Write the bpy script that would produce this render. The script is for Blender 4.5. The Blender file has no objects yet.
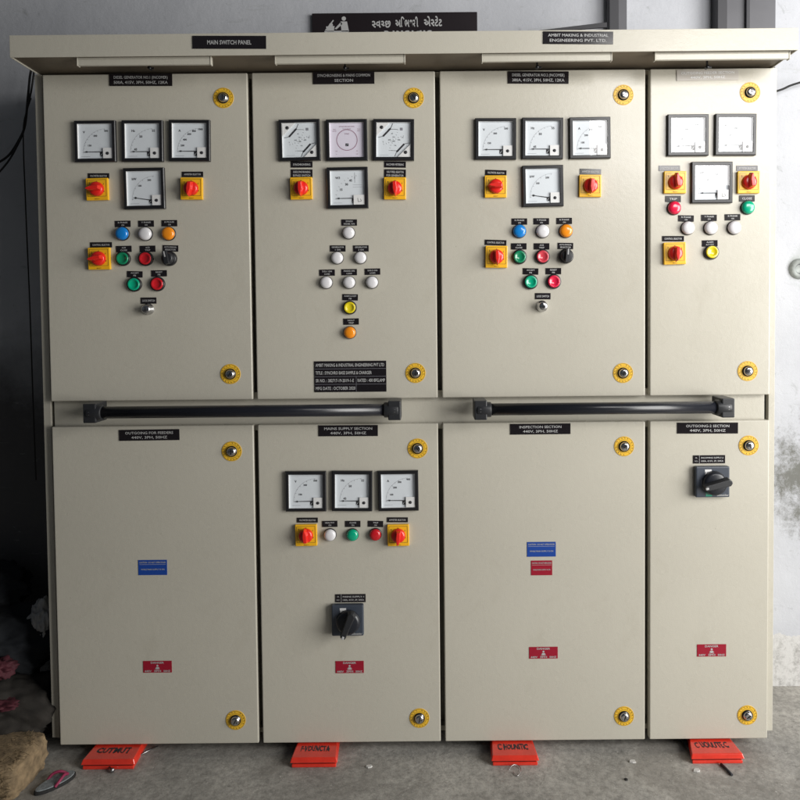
import bpy, bmesh, math, random
from mathutils import Vector, Matrix, noise
random.seed(7)
S = bpy.context.scene
COL = S.collection
PI = math.pi

# ------------------------------------------------------------------ camera
F, PITCH, ROLL, D, H = 700.0, .032, -.0095, 1.75, 1.09
fw = Vector((0, math.cos(PITCH), -math.sin(PITCH)))
up0 = Vector((0, math.sin(PITCH), math.cos(PITCH)))
rt0 = Vector((1, 0, 0))
rt = rt0*math.cos(ROLL) + up0*math.sin(ROLL)
up = up0*math.cos(ROLL) - rt0*math.sin(ROLL)
CAM = Vector((0, -D, H))
cd = bpy.data.cameras.new('camera'); cam = bpy.data.objects.new('camera', cd); COL.objects.link(cam)
cam.matrix_world = Matrix(((rt.x, up.x, -fw.x, CAM.x), (rt.y, up.y, -fw.y, CAM.y), (rt.z, up.z, -fw.z, CAM.z), (0, 0, 0, 1)))
cd.sensor_width = 36; cd.lens = 36*F/800; cd.shift_x = -25/800; cd.shift_y = -63/800
cd.clip_start = .05; cd.clip_end = 100
S.camera = cam

def P(x, y, Y=0.0):
    """measured photograph position -> metres on the plane Y"""
    d = rt*((x-425)/F) - up*((y-337)/F) + fw
    return CAM + d*((Y+D)/d.y)

# ------------------------------------------------------------------ materials
MATS = {}
def nt(name):
    m = bpy.data.materials.new(name); m.use_nodes = True
    n = m.node_tree.nodes; l = m.node_tree.links
    MATS[name] = m
    return m, n, l, n['Principled BSDF']

def mat(name, col, rough=.5, metal=0.0, bump=0, bscale=200, coat=0, spec=.5, var=0, vscale=3, trans=0):
    m, n, l, b = nt(name)
    b.inputs['Base Color'].default_value = (*col, 1)
    b.inputs['Roughness'].default_value = rough
    b.inputs['Metallic'].default_value = metal
    b.inputs['Specular IOR Level'].default_value = spec
    b.inputs['Coat Weight'].default_value = coat
    b.inputs['Coat Roughness'].default_value = .08
    b.inputs['Transmission Weight'].default_value = trans
    tc = n.new('ShaderNodeTexCoord')
    if bump:
        t = n.new('ShaderNodeTexNoise'); t.inputs['Scale'].default_value = bscale; t.inputs['Detail'].default_value = 3
        l.new(tc.outputs['Object'], t.inputs['Vector'])
        bp = n.new('ShaderNodeBump'); bp.inputs['Strength'].default_value = bump; bp.inputs['Distance'].default_value = .001
        l.new(t.outputs['Fac'], bp.inputs['Height']); l.new(bp.outputs['Normal'], b.inputs['Normal'])
    if var:
        t = n.new('ShaderNodeTexNoise'); t.inputs['Scale'].default_value = vscale; t.inputs['Detail'].default_value = 6
        l.new(tc.outputs['Object'], t.inputs['Vector'])
        r = n.new('ShaderNodeValToRGB')
        r.color_ramp.elements[0].position = .3; r.color_ramp.elements[1].position = .7
        r.color_ramp.elements[0].color = (*[c*(1-var) for c in col], 1)
        r.color_ramp.elements[1].color = (*[min(1, c*(1+var)) for c in col], 1)
        l.new(t.outputs['Fac'], r.inputs['Fac']); l.new(r.outputs['Color'], b.inputs['Base Color'])
    return m

mat('paint', (.49, .466, .398), .36, bump=.22, bscale=420, spec=.5, var=.035, vscale=2.2)
mat('paint_inner', (.47, .44, .36), .45, var=.05)
mat('soffit_shade', (.13, .105, .075), .55, var=.2, vscale=8)  # canopy underside: its shade is put into this dark colour
mat('rubber', (.012, .012, .012), .8)
mat('black', (.010, .010, .012), .32)
mat('black_satin', (.018, .019, .022), .42, bump=.15, bscale=600)
mat('tube_black', (.011, .012, .017), .26)
mat('plate_black', (.012, .010, .012), .16, spec=.5)
mat('plate_glare', (.46, .43, .39), .3)  # pale tone paints in the bright glare on a black plate
mat('ink_white', (.42, .42, .42), .5)
mat('ink_black', (.02, .02, .025), .6)
mat('ink_grey', (.22, .22, .25), .6)
mat('ink_purple', (.25, .10, .16), .6)
mat('dial_white', (.66, .70, .74), .5)
mat('dial_lavender', (.68, .64, .74), .5)
mat('cover_white', (.74, .74, .74), .35)
mat('yellow', (.86, .47, .012), .38, coat=.2)
mat('red_knob', (.72, .018, .012), .28, coat=.3)
mat('sticker_yellow', (.78, .46, .03), .4, var=.1, vscale=60)
mat('chrome', (.62, .62, .63), .16, metal=1)
mat('steel', (.42, .42, .43), .35, metal=1)
mat('bezel', (.012, .012, .014), .32)
mat('label_blue', (.010, .055, .30), .3)
mat('label_red', (.30, .006, .024), .3)
mat('slate', (.045, .055, .075), .38, bump=.1, bscale=500)
mat('slate_dark', (.012, .014, .02), .33)
mat('green_mark', (.02, .32, .2), .5)
for nme, c in dict(blue=(.006, .20, .60), white=(.72, .71, .73), orange=(.86, .27, .01), green=(.005, .22, .10), teal=(.0, .36, .20),
                   red=(.55, .01, .018), pinkred=(.72, .012, .06), rose=(.62, .05, .075), yellow=(.72, .58, .01)).items():
    m = mat('lens_'+nme, c, .22, coat=.5)
    m.node_tree.nodes['Principled BSDF'].inputs['Subsurface Weight'].default_value = 0
mat('block_red', (.68, .035, .018), .26, coat=.6, bump=.35, bscale=60, var=.12, vscale=30)
mat('jute', (.21, .15, .085), .9, bump=.9, bscale=260, var=.35, vscale=60)
mat('sack_dark', (.018, .015, .012), .9, bump=.6, bscale=150, var=.3, vscale=20)
mat('cloth_navy', (.004, .0055, .008), .9, bump=.5, bscale=100, var=.3, vscale=15)
mat('cloth_red', (.05, .005, .011), .8, var=.3, vscale=20)
mat('pink', (.26, .02, .07), .6, bump=.3, bscale=200)
mat('grey_cloth', (.19, .21, .22), .8, bump=.8, bscale=300, var=.3, vscale=80)
mat('plastic_bag', (.33, .33, .33), .25, bump=.5, bscale=40, var=.15, vscale=12)
mat('sign_black', (.014, .010, .012), .3, var=.2, vscale=6)
mat('frame_grey', (.09, .09, .10), .5, var=.2, vscale=5)
mat('frame_dark', (.025, .025, .03), .5)
mat('fitting_grey', (.27, .29, .28), .7, var=.35, vscale=40)
mat('chip', (.55, .54, .52), .8)
mat('brass', (.5, .36, .12), .3, metal=1)

# clear instrument glass: see-through with a fresnel reflection
m = bpy.data.materials.new('meter_glass'); m.use_nodes = True; MATS['meter_glass'] = m
n = m.node_tree.nodes; l = m.node_tree.links; n.clear()
o = n.new('ShaderNodeOutputMaterial'); mx = n.new('ShaderNodeMixShader'); tr = n.new('ShaderNodeBsdfTransparent')
gl = n.new('ShaderNodeBsdfGlossy'); gl.inputs['Roughness'].default_value = .015
fr = n.new('ShaderNodeFresnel'); fr.inputs['IOR'].default_value = 1.5
ge = n.new('ShaderNodeNewGeometry'); iv = n.new('ShaderNodeMath'); iv.operation = 'SUBTRACT'; iv.inputs[0].default_value = 1; l.new(ge.outputs['Backfacing'], iv.inputs[1])
ml = n.new('ShaderNodeMath'); ml.operation = 'MULTIPLY'; l.new(fr.outputs[0], ml.inputs[0]); l.new(iv.outputs[0], ml.inputs[1]); l.new(ml.outputs[0], mx.inputs[0]); l.new(tr.outputs[0], mx.inputs[1]); l.new(gl.outputs[0], mx.inputs[2]); l.new(mx.outputs[0], o.inputs[0])

# door paint with powder-coat orange peel
def paint_door():
    m, n, l, b = MATS['paint'], MATS['paint'].node_tree.nodes, MATS['paint'].node_tree.links, MATS['paint'].node_tree.nodes['Principled BSDF']
    tc = [x for x in n if x.type == 'TEX_COORD'][0]
    # slightly uneven gloss, as on hand-wiped panels
    t = n.new('ShaderNodeTexNoise'); t.inputs['Scale'].default_value = 9; t.inputs['Detail'].default_value = 5
    l.new(tc.outputs['Object'], t.inputs['Vector'])
    mr = n.new('ShaderNodeMapRange'); mr.inputs['To Min'].default_value = .20; mr.inputs['To Max'].default_value = .36
    l.new(t.outputs['Fac'], mr.inputs['Value']); l.new(mr.outputs[0], b.inputs['Roughness'])
    old = b.inputs['Base Color'].links[0].from_socket
    sm = ramp(n, l, noise_tex(n, l, tc.outputs['Object'], 5.5, 8, .7, 1.5), [(.56, 0.0), (.72, 1.0)])
    l.new(mixc(n, l, mth(n, l, 'MULTIPLY', sm, .22), old, (.36, .33, .26)), b.inputs['Base Color'])
    sk = ramp(n, l, noise_tex(n, l, tc.outputs['Object'], 95, 2, .5), [(.765, 0.0), (.785, 1.0)])
    l.new(mixc(n, l, mth(n, l, 'MULTIPLY', sk, .5), b.inputs['Base Color'].links[0].from_socket, (.22, .19, .14)), b.inputs['Base Color'])
    bp0 = [x for x in n if x.type == 'BUMP'][0]
    t2 = n.new('ShaderNodeTexNoise'); t2.inputs['Scale'].default_value = 85; t2.inputs['Detail'].default_value = 3; l.new(tc.outputs['Object'], t2.inputs['Vector'])
    bp = n.new('ShaderNodeBump'); bp.inputs['Strength'].default_value = .075; bp.inputs['Distance'].default_value = .003
    l.new(t2.outputs['Fac'], bp.inputs['Height']); l.new(bp0.outputs['Normal'], bp.inputs['Normal']); l.new(bp.outputs['Normal'], b.inputs['Normal'])

def ramp(n, l, src, stops):
    r = n.new('ShaderNodeValToRGB'); e = r.color_ramp.elements
    while len(e) > 2: e.remove(e[-1])
    for i, (p, c) in enumerate(stops):
        if i > 1: e.new(p)
        e[i].position = p; e[i].color = (*c, 1) if not isinstance(c, (int, float)) else (c, c, c, 1)
    l.new(src, r.inputs['Fac']); return r.outputs['Color']
def noise_tex(n, l, vec, scale, detail=6, rough=.6, dist=0):
    t = n.new('ShaderNodeTexNoise'); t.inputs['Scale'].default_value = scale; t.inputs['Detail'].default_value = detail
    t.inputs['Roughness'].default_value = rough; t.inputs['Distortion'].default_value = dist
    l.new(vec, t.inputs['Vector']); return t.outputs['Fac']
def mixc(n, l, fac, a, b, mode='MIX'):
    x = n.new('ShaderNodeMix'); x.data_type = 'RGBA'; x.blend_type = mode
    for s, v in ((x.inputs[0], fac), (x.inputs[6], a), (x.inputs[7], b)):
        if isinstance(v, (int, float)): s.default_value = v
        elif isinstance(v, tuple): s.default_value = (*v, 1)
        else: l.new(v, s)
    return x.outputs[2]
def mth(n, l, op, a, b=0.0):
    x = n.new('ShaderNodeMath'); x.operation = op
    for s, v in ((x.inputs[0], a), (x.inputs[1], b)):
        if isinstance(v, (int, float)): s.default_value = v
        else: l.new(v, s)
    return x.outputs[0]

def wall_material():
    m, n, l, b = nt('wall')
    tc = n.new('ShaderNodeTexCoord'); v = tc.outputs['Object']
    sx = n.new('ShaderNodeSeparateXYZ'); l.new(v, sx.inputs[0])
    base = ramp(n, l, noise_tex(n, l, v, 2.2, 8), [(.3, (.38, .39, .42)), (.7, (.48, .49, .52))])
    # flaked spots
    spots = ramp(n, l, noise_tex(n, l, v, 16, 10, .75, .6), [(.60, 0.0), (.66, 1.0)])
    c = mixc(n, l, mth(n, l, 'MULTIPLY', spots, .45), base, (.22, .23, .23))
    # mildew patch with a shape of its own beside the cabinet's right flank
    def blob(cx, cz, rx, rz):
        dx = mth(n, l, 'DIVIDE', mth(n, l, 'SUBTRACT', sx.outputs[0], cx), rx)
        dz = mth(n, l, 'DIVIDE', mth(n, l, 'SUBTRACT', sx.outputs[2], cz), rz)
        d = mth(n, l, 'ADD', mth(n, l, 'MULTIPLY', dx, dx), mth(n, l, 'MULTIPLY', dz, dz))
        return mth(n, l, 'MAXIMUM', mth(n, l, 'SUBTRACT', 1.0, d), 0.0)
    bl = blob(1.17, .60, .26, .34)
    f = mth(n, l, 'MULTIPLY', bl, mth(n, l, 'MULTIPLY', noise_tex(n, l, v, 70, 12, .9), ramp(n, l, noise_tex(n, l, v, 9, 9, .8), [(.3, .35), (.65, 1.3)])))
    f = ramp(n, l, f, [(.24, 0.0), (.46, .9)])
    c = mixc(n, l, f, c, (.10, .10, .085))
    bl2 = blob(1.12, 1.22, .10, .12)
    f2 = ramp(n, l, mth(n, l, 'MULTIPLY', bl2, noise_tex(n, l, v, 24, 8, .75)), [(.3, 0.0), (.5, .7)])
    c = mixc(n, l, f2, c, (.25, .28, .25))
    # lower left part of the wall coloured darker, with a ragged upper edge
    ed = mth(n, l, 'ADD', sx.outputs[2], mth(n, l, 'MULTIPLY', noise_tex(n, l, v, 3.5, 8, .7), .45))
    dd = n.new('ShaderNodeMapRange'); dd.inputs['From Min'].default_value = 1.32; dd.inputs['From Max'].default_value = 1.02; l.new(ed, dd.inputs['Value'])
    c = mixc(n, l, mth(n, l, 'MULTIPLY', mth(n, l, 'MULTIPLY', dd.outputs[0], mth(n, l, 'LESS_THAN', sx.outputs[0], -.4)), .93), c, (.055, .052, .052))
    # fine trowel marks and small sharp chips
    tm = n.new('ShaderNodeMapping'); tm.inputs['Scale'].default_value = (6, 6, 30); tm.inputs['Rotation'].default_value = (0, .5, 0); l.new(v, tm.inputs['Vector'])
    t3 = ramp(n, l, noise_tex(n, l, tm.outputs[0], 1.6, 9, .75, .8), [(.60, 0.0), (.64, 1.0)])
    c = mixc(n, l, mth(n, l, 'MULTIPLY', t3, .3), c, (.30, .31, .30))
    # bare rough plaster skirting
    lo = mth(n, l, 'LESS_THAN', mth(n, l, 'ADD', sx.outputs[2], mth(n, l, 'MULTIPLY', noise_tex(n, l, v, 9, 4), .06)), .155)
    c = mixc(n, l, mth(n, l, 'MULTIPLY', lo, .8), c, ramp(n, l, noise_tex(n, l, v, 35, 10, .8), [(.36, (.24, .23, .21)), (.52, (.52, .51, .49))]))
    l.new(c, b.inputs['Base Color']); b.inputs['Roughness'].default_value = .85
    bp = n.new('ShaderNodeBump'); bp.inputs['Strength'].default_value = .5; bp.inputs['Distance'].default_value = .006
    l.new(noise_tex(n, l, v, 14, 10, .7), bp.inputs['Height']); l.new(bp.outputs[0], b.inputs['Normal'])
wall_material()
paint_door()

def floor_material():
    m, n, l, b = nt('floor')
    tc = n.new('ShaderNodeTexCoord'); v = tc.outputs['Object']
    c = ramp(n, l, noise_tex(n, l, v, 5, 10, .65, .4), [(.32, (.25, .24, .22)), (.68, (.44, .42, .385))])
    g = ramp(n, l, noise_tex(n, l, v, 60, 8, .8), [(.36, (.62, .62, .62)), (.64, (1.22, 1.22, 1.22))])
    c = mixc(n, l, 1.0, c, g, 'MULTIPLY')
    st = ramp(n, l, noise_tex(n, l, v, 2.6, 5, .55, 1.2), [(.50, 0.0), (.62, 1.0)])
    c = mixc(n, l, mth(n, l, 'MULTIPLY', st, .45), c, (.17, .155, .135))
    vo = n.new('ShaderNodeTexVoronoi'); vo.feature = 'DISTANCE_TO_EDGE'; vo.inputs['Scale'].default_value = 1.7
    vm = n.new('ShaderNodeVectorMath'); vm.operation = 'ADD'; tn = n.new('ShaderNodeTexNoise'); tn.inputs['Scale'].default_value = 6; l.new(v, tn.inputs['Vector'])
    vs_ = n.new('ShaderNodeVectorMath'); vs_.operation = 'SCALE'; vs_.inputs['Scale'].default_value = .35; l.new(tn.outputs['Color'], vs_.inputs[0])
    l.new(v, vm.inputs[0]); l.new(vs_.outputs[0], vm.inputs[1]); l.new(vm.outputs[0], vo.inputs['Vector'])
    cr = ramp(n, l, vo.outputs['Distance'], [(.0, 1.0), (.006, 0.0)])
    c = mixc(n, l, mth(n, l, 'MULTIPLY', cr, .15), c, (.06, .055, .05))
    sp = ramp(n, l, noise_tex(n, l, v, 110, 4, .6), [(.66, 0.0), (.70, 1.0)])
    c = mixc(n, l, mth(n, l, 'MULTIPLY', sp, .6), c, (.62, .60, .56))
    sc = ramp(n, l, noise_tex(n, l, v, 7, 3, .5, 3.0), [(.492, 0.0), (.5, 1.0), (.508, 0.0)])
    c = mixc(n, l, mth(n, l, 'MULTIPLY', sc, .35), c, (.08, .075, .07))
    l.new(c, b.inputs['Base Color']); b.inputs['Roughness'].default_value = .75
    bp = n.new('ShaderNodeBump'); bp.inputs['Strength'].default_value = .5; bp.inputs['Distance'].default_value = .003
    l.new(noise_tex(n, l, v, 70, 10, .75), bp.inputs['Height']); l.new(bp.outputs[0], b.inputs['Normal'])
floor_material()

# ------------------------------------------------------------------ mesh helper
class MB:
    def __init__(s): s.bm = bmesh.new(); s.mats = []
    def mi(s, name):
        if name not in s.mats: s.mats.append(name)
        return s.mats.index(name)
    def box(s, x0, x1, y0, y1, z0, z1, m):
        v = [s.bm.verts.new(p) for p in ((x0, y0, z0), (x1, y0, z0), (x1, y1, z0), (x0, y1, z0), (x0, y0, z1), (x1, y0, z1), (x1, y1, z1), (x0, y1, z1))]
        k = s.mi(m)
        for f in ((0, 3, 2, 1), (4, 5, 6, 7), (0, 1, 5, 4), (1, 2, 6, 5), (2, 3, 7, 6), (3, 0, 4, 7)):
            s.bm.faces.new([v[i] for i in f]).material_index = k
        return s
    def lathe(s, prof, m, seg=28, cx=0, cz=0, mats=None, smooth=True, sx=1, sz=1):
        """profile of (radius, y) turned about the local y axis"""
        rings = []
        for r, y in prof:
            if r <= 1e-6: rings.append([s.bm.verts.new((cx, y, cz))])
            else: rings.append([s.bm.verts.new((cx+sx*r*math.cos(2*PI*i/seg), y, cz+sz*r*math.sin(2*PI*i/seg))) for i in range(seg)])
        for j in range(len(rings)-1):
            a, b = rings[j], rings[j+1]; k = s.mi(mats[j] if mats else m)
            for i in range(seg):
                i2 = (i+1) % seg
                q = []
                for vv in ((a[i % len(a)]), (a[i2 % len(a)]), (b[i2 % len(b)]), (b[i % len(b)])):
                    if vv not in q: q.append(vv)
                if len(q) > 2:
                    f = s.bm.faces.new(q); f.material_index = k; f.smooth = smooth
        return s
    def tube(s, pts, r, m, seg=10, cap=True):
        pts = [Vector(p) for p in pts]; rings = []
        for i, p in enumerate(pts):
            t = (pts[min(i+1, len(pts)-1)]-pts[max(i-1, 0)]).normalized()
            a = t.cross(Vector((0, 1, 0)));  a = a if a.length > .1 else t.cross(Vector((0, 0, 1)))
            a.normalize(); b = t.cross(a)
            rr = r if isinstance(r, (int, float)) else r[i]
            rings.append([s.bm.verts.new(p+a*rr*math.cos(2*PI*k/seg)+b*rr*math.sin(2*PI*k/seg)) for k in range(seg)])
        k = s.mi(m)
        for j in range(len(rings)-1):
            for i in range(seg):
                f = s.bm.faces.new((rings[j][i], rings[j][(i+1) % seg], rings[j+1][(i+1) % seg], rings[j+1][i])); f.material_index = k; f.smooth = True
        if cap:
            for rg in (rings[0], rings[-1]): s.bm.faces.new(rg).material_index = k
        return s
    def prism(s, pts, y0, y1, m):
        """polygon of (x, z) extruded from y0 (front) to y1"""
        a = [s.bm.verts.new((x, y0, z)) for x, z in pts]; b = [s.bm.verts.new((x, y1, z)) for x, z in pts]
        k = s.mi(m); N = len(pts)
        s.bm.faces.new(a).material_index = k; s.bm.faces.new(b[::-1]).material_index = k
        for i in range(N): s.bm.faces.new((a[i], a[(i+1) % N], b[(i+1) % N], b[i])).material_index = k
        return s
    def line(s, x0, z0, x1, z1, w, y, m):
        d = Vector((x1-x0, z1-z0)); L = d.length
        if L < 1e-7: return s
        d /= L; nx, nz = -d.y*w/2, d.x*w/2
        v = [s.bm.verts.new((x, y, z)) for x, z in ((x0+nx, z0+nz), (x0-nx, z0-nz), (x1-nx, z1-nz), (x1+nx, z1+nz))]
        s.bm.faces.new(v).material_index = s.mi(m); return s
    def rect(s, x0, x1, z0, z1, y, m):
        v = [s.bm.verts.new((x, y, z)) for x, z in ((x0, z0), (x1, z0), (x1, z1), (x0, z1))]
        s.bm.faces.new(v).material_index = s.mi(m); return s
    def disc(s, cx, cz, r, y, m, seg=16):
        v = [s.bm.verts.new((cx+r*math.cos(2*PI*i/seg), y, cz+r*math.sin(2*PI*i/seg))) for i in range(seg)]
        s.bm.faces.new(v).material_index = s.mi(m); return s
    def arc(s, cx, cz, r, a0, a1, w, y, m, n=16):
        for i in range(n):
            t0 = math.radians(a0+(a1-a0)*i/n); t1 = math.radians(a0+(a1-a0)*(i+1)/n)
            s.line(cx+r*math.cos(t0), cz+r*math.sin(t0), cx+r*math.cos(t1), cz+r*math.sin(t1), w, y, m)
        return s
    def text(s, txt, cx, cz, h, y, m, w=None, align='C', bold=0.0):
        """flat lettering; h = cap height, w = overall width"""
        vs, fs, x0, x1 = glyphs(txt, bold)
        k = h/.73; kx = k if w is None else w/max(1e-6, (x1-x0))
        ox = cx-(x0+x1)/2*kx if align == 'C' else cx-x0*kx
        vv = [s.bm.verts.new((ox+a*kx, y, cz-h/2+b*k)) for a, b in vs]
        kk = s.mi(m)
        for f in fs:
            try: s.bm.faces.new([vv[i] for i in f]).material_index = kk
            except ValueError: pass
        return s
    def done(s, name, parent=None, loc=None, bevel=0, seg=2, recalc=True):
        if recalc: bmesh.ops.recalc_face_normals(s.bm, faces=s.bm.faces)
        me = bpy.data.meshes.new(name); s.bm.to_mesh(me); s.bm.free()
        for mm in s.mats: me.materials.append(MATS[mm])
        o = bpy.data.objects.new(name, me); COL.objects.link(o)
        if parent: o.parent = parent
        if loc is not None: o.location = loc
        if bevel:
            b = o.modifiers.new('bevel', 'BEVEL'); b.width = bevel; b.segments = seg; b.limit_method = 'ANGLE'; b.angle_limit = math.radians(40)
        return o

GC = {}
def glyphs(txt, bold=0.0):
    key = (txt, bold)
    if key in GC: return GC[key]
    cu = bpy.data.curves.new('t', 'FONT'); cu.body = txt; cu.size = 1; cu.resolution_u = 2; cu.offset = bold; cu.fill_mode = 'FRONT' if hasattr(cu, 'fill_mode') else cu.fill_mode
    o = bpy.data.objects.new('t', cu); COL.objects.link(o)
    dg = bpy.context.evaluated_depsgraph_get(); me = bpy.data.meshes.new_from_object(o.evaluated_get(dg))
    vs = [(v.co.x, v.co.y) for v in me.vertices]; fs = [tuple(p.vertices) for p in me.polygons if p.normal.z > -.5 or True]
    bpy.data.objects.remove(o); bpy.data.curves.remove(cu); bpy.data.meshes.remove(me)
    if not vs: vs = [(0, 0)]
    GC[key] = (vs, fs, min(v[0] for v in vs), max(v[0] for v in vs)); return GC[key]

def empty(name, loc=(0, 0, 0)):
    o = bpy.data.objects.new(name, None); COL.objects.link(o); o.location = loc; o.empty_display_size = .1; return o
def tag(o, label=None, cat=None, group=None, kind=None):
    if label: o['label'] = label
    if cat: o['category'] = cat
    if group: o['group'] = group
    if kind: o['kind'] = kind
    return o
def dup(src, loc, parent=None, rot=None):
    c = src.copy(); COL.objects.link(c); c.location = loc
    if parent: c.parent = parent
    for ch in src.children:
        d = ch.copy(); COL.objects.link(d); d.parent = c
    return c

FLOOR_Z = -.026
WALL_Y = .30
# ------------------------------------------------------------------ setting
b = MB(); b.bm.faces.new([b.bm.verts.new(p) for p in ((-9, -9, 0), (9, -9, 0), (9, .4, 0), (-9, .4, 0))]).material_index = b.mi('floor')
tag(b.done('floor', loc=(0, 0, FLOOR_Z)), kind='structure')
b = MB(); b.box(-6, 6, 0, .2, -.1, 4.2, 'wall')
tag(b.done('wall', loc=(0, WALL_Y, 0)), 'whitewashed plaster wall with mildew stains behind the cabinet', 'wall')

# ------------------------------------------------------------------ the cabinet
CX = [(-.940, -.4335), (-.4225, .0305), (.042, .551), (.5625, .863)]
Z_TOP, Z_M1, Z_M0, Z_BOT = 1.6915, .881, .817, .002
FL, FR = -.968, .884
cab = empty('switchboard_cabinet', (0, 0, 0))
tag(cab, 'pebble grey eight door electrical switchboard cabinet with meters, lamps and rotary switches', 'control panel')

# body: carcass, posts and mid rail
b = MB()
b.box(FL, FR, .062, .275, .012, 1.697, 'paint_inner')          # carcass
for x0, x1 in ((FL, -.949), (.868, FR)): b.box(x0, x1, .016, .0618, .012, 1.697, 'paint')   # outer posts
for i in range(3):                                              # mullions in the gaps
    xm = (CX[i][1]+CX[i+1][0])/2
    for z0, z1 in ((.012, .812), (.886, 1.697)): b.box(xm-.0155, xm+.0155, .057, .0618, z0, z1, 'paint_inner')
b.done('frame', cab, bevel=.0012)
b = MB(); b.box(-.942, .859, .018, .0616, .800, .898, 'paint'); b.done('mid_rail', cab, bevel=.0015)
for g0, g1 in ((-.947, -.943), (.8605, .8665)): b = MB(); b.box(g0, g1, .030, .0610, .803, .895, 'rubber'); b.done('gasket', cab)
b = MB(); b.box(-.94, .86, .022, .0614, 1.684, 1.6965, 'paint_inner'); b.done('top_rail', cab)
b = MB(); b.box(-.93, .86, .030, .0614, .013, .026, 'paint_inner'); b.done('bottom_rail', cab)

# doors: a folded tray, 20 mm deep, with rolled edges
def door(x0, x1, z0, z1):
    cx, cz = (x0+x1)/2, (z0+z1)/2; w, h = (x1-x0)/2, (z1-z0)/2
    b = MB(); b.box(-w, w, 0, .0205, -h, h, 'paint')
    return b.done('door', cab, (cx, 0, cz), bevel=.0028, seg=3)
DOORS = []
for (x0, x1) in CX: DOORS.append(door(x0, x1, Z_M1, Z_TOP))
for (x0, x1) in CX: DOORS.append(door(x0, x1, Z_BOT, Z_M0))

# canopy: a folded hood with a downturned lip
b = MB()
cz0, cz1 = 1.6975, 1.7485
b.box(-.9605, .8755, -.1, -.0975, cz0, cz1, 'paint')
b.box(-.9605, .8755, -.0975, .29, cz1-.0025, cz1-.0001, 'paint')
b.box(-.9605, -.958, -.0975, .29, cz0, cz1-.0026, 'paint'); b.box(.873, .8755, -.0975, .29, cz0, cz1-.0026, 'paint')
b.box(-.9578, .8728, -.0973, .05, cz0+.003, cz0+.006, 'soffit_shade')
canopy = b.done('canopy', cab, bevel=.0008)
# trays under the hood
for px0, px1 in ((78, 210), (276, 404), (483, 611), (656, 789)):
    a, c = P(px0, 61, -.088), P(px1, 61, -.088)
    w = (c.x-a.x)/2
    b = MB(); b.box(-w, w, 0, .008, -.0185, .0, 'paint'); b.box(-w-.003, -w, -.001, .012, -.0195, .0, 'paint'); b.box(w, w+.003, -.001, .012, -.0195, .0, 'paint')
    b.done('vent_tray', canopy, ((a.x+c.x)/2, -.088, cz0+.0029), bevel=.0008)
b = MB(); b.lathe([(0, -.006), (.004, -.006), (.004, .006), (0, .006)], 'black', 12); b.box(-.0018, .0018, -.002, .002, 0, .02, 'black'); b.box(.0, .010, -.003, -.001, -.003, .001, 'black')
bolt0 = b.done('wing_bolt', canopy)
for i, (x, y) in enumerate(((150, 67), (345, 67), (537, 66), (707, 66))):
    q = P(x, y, -.05); loc = (q.x, -.05, q.z-.003)
    if i == 0: bolt0.location = loc
    else: dup(bolt0, loc, canopy)

# ---------------------------------------------------------------- name plates
def plate(px, py, wpx, hpx, lines, name='name_plate', m='plate_black', ink='ink_white', parent=cab, Y=0, thick=.0016, bold=.012, fit=.86, rounded=False):
    q = P(px, py, Y); w, h = wpx/400, hpx/400
    b = MB(); b.box(-w/2, w/2, -thick, 0, -h/2, h/2, m)
    nl = len(lines); step = h*.82/max(nl, 1)
    for i, t in enumerate(lines):
        if not t: continue
        th = min(step*.58, h*.34)
        wd = min(w*fit, len(t)*th*.92)
        b.text(t, 0, h*.41-step*(i+.5), th, -thick-.0003, ink, w=wd, bold=bold)
    o = b.done(name, parent, (q.x, Y-.0001, q.z)); o.rotation_euler.y = math.radians(((px*3.3+py*7.7) % 1.6)-.8 + (2.0 if wpx < 25 and int(px) % 5 == 0 else 0)); return o
PL = [
 (141, 80, 62, 12, ['DIESEL GENERATOR NO.1 (INCOMER)', '500A, 415V, 3PH, 50HZ, 12KA']),
 (343.8, 78, 60.6, 12, ['SYNCHRONISING & MAINS COMMON', 'SECTION']),
 (538.2, 77.7, 60, 12, ['DIESEL GENERATOR NO.2 (INCOMER)', '380A, 415V, 3PH, 50HZ, 12KA']),
 (149.5, 434.9, 60.4, 11, ['OUTGOING FOR FEEDERS', '440V, 3PH, 50HZ']),
 (348.3, 430.6, 59.5, 11, ['MAINS SUPPLY SECTION', '440V, 3PH, 50HZ']),
 (540.3, 428.9, 60.5, 10.7, ['INSPECTION SECTION', '440V, 3PH, 50HZ']),
 (707.4, 428, 61, 11, ['OUTGOING-2 SECTION', '440V, 3PH, 50HZ'])]
for a in PL: plate(*a)
plate(707.5, 75.2, 61, 10.5, ['OUTGOING FEEDER SECTION', '440V, 3PH, 50HZ'], m='plate_glare', ink='cover_white')['label'] = 'black name plate with pale glare painted in at the top of the narrow right door'
plate(229.5, 42.5, 64.5*1.06, 11.8*1.0, ['MAIN SWITCH PANEL'], parent=canopy, Y=-.1, fit=.6)
plate(578, 38, 64*1.06*.96, 11.5, ['AMBIT MAKING & INDUSTRIAL', 'ENGINEERING PVT. LTD.'], parent=canopy, Y=-.1)

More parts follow.
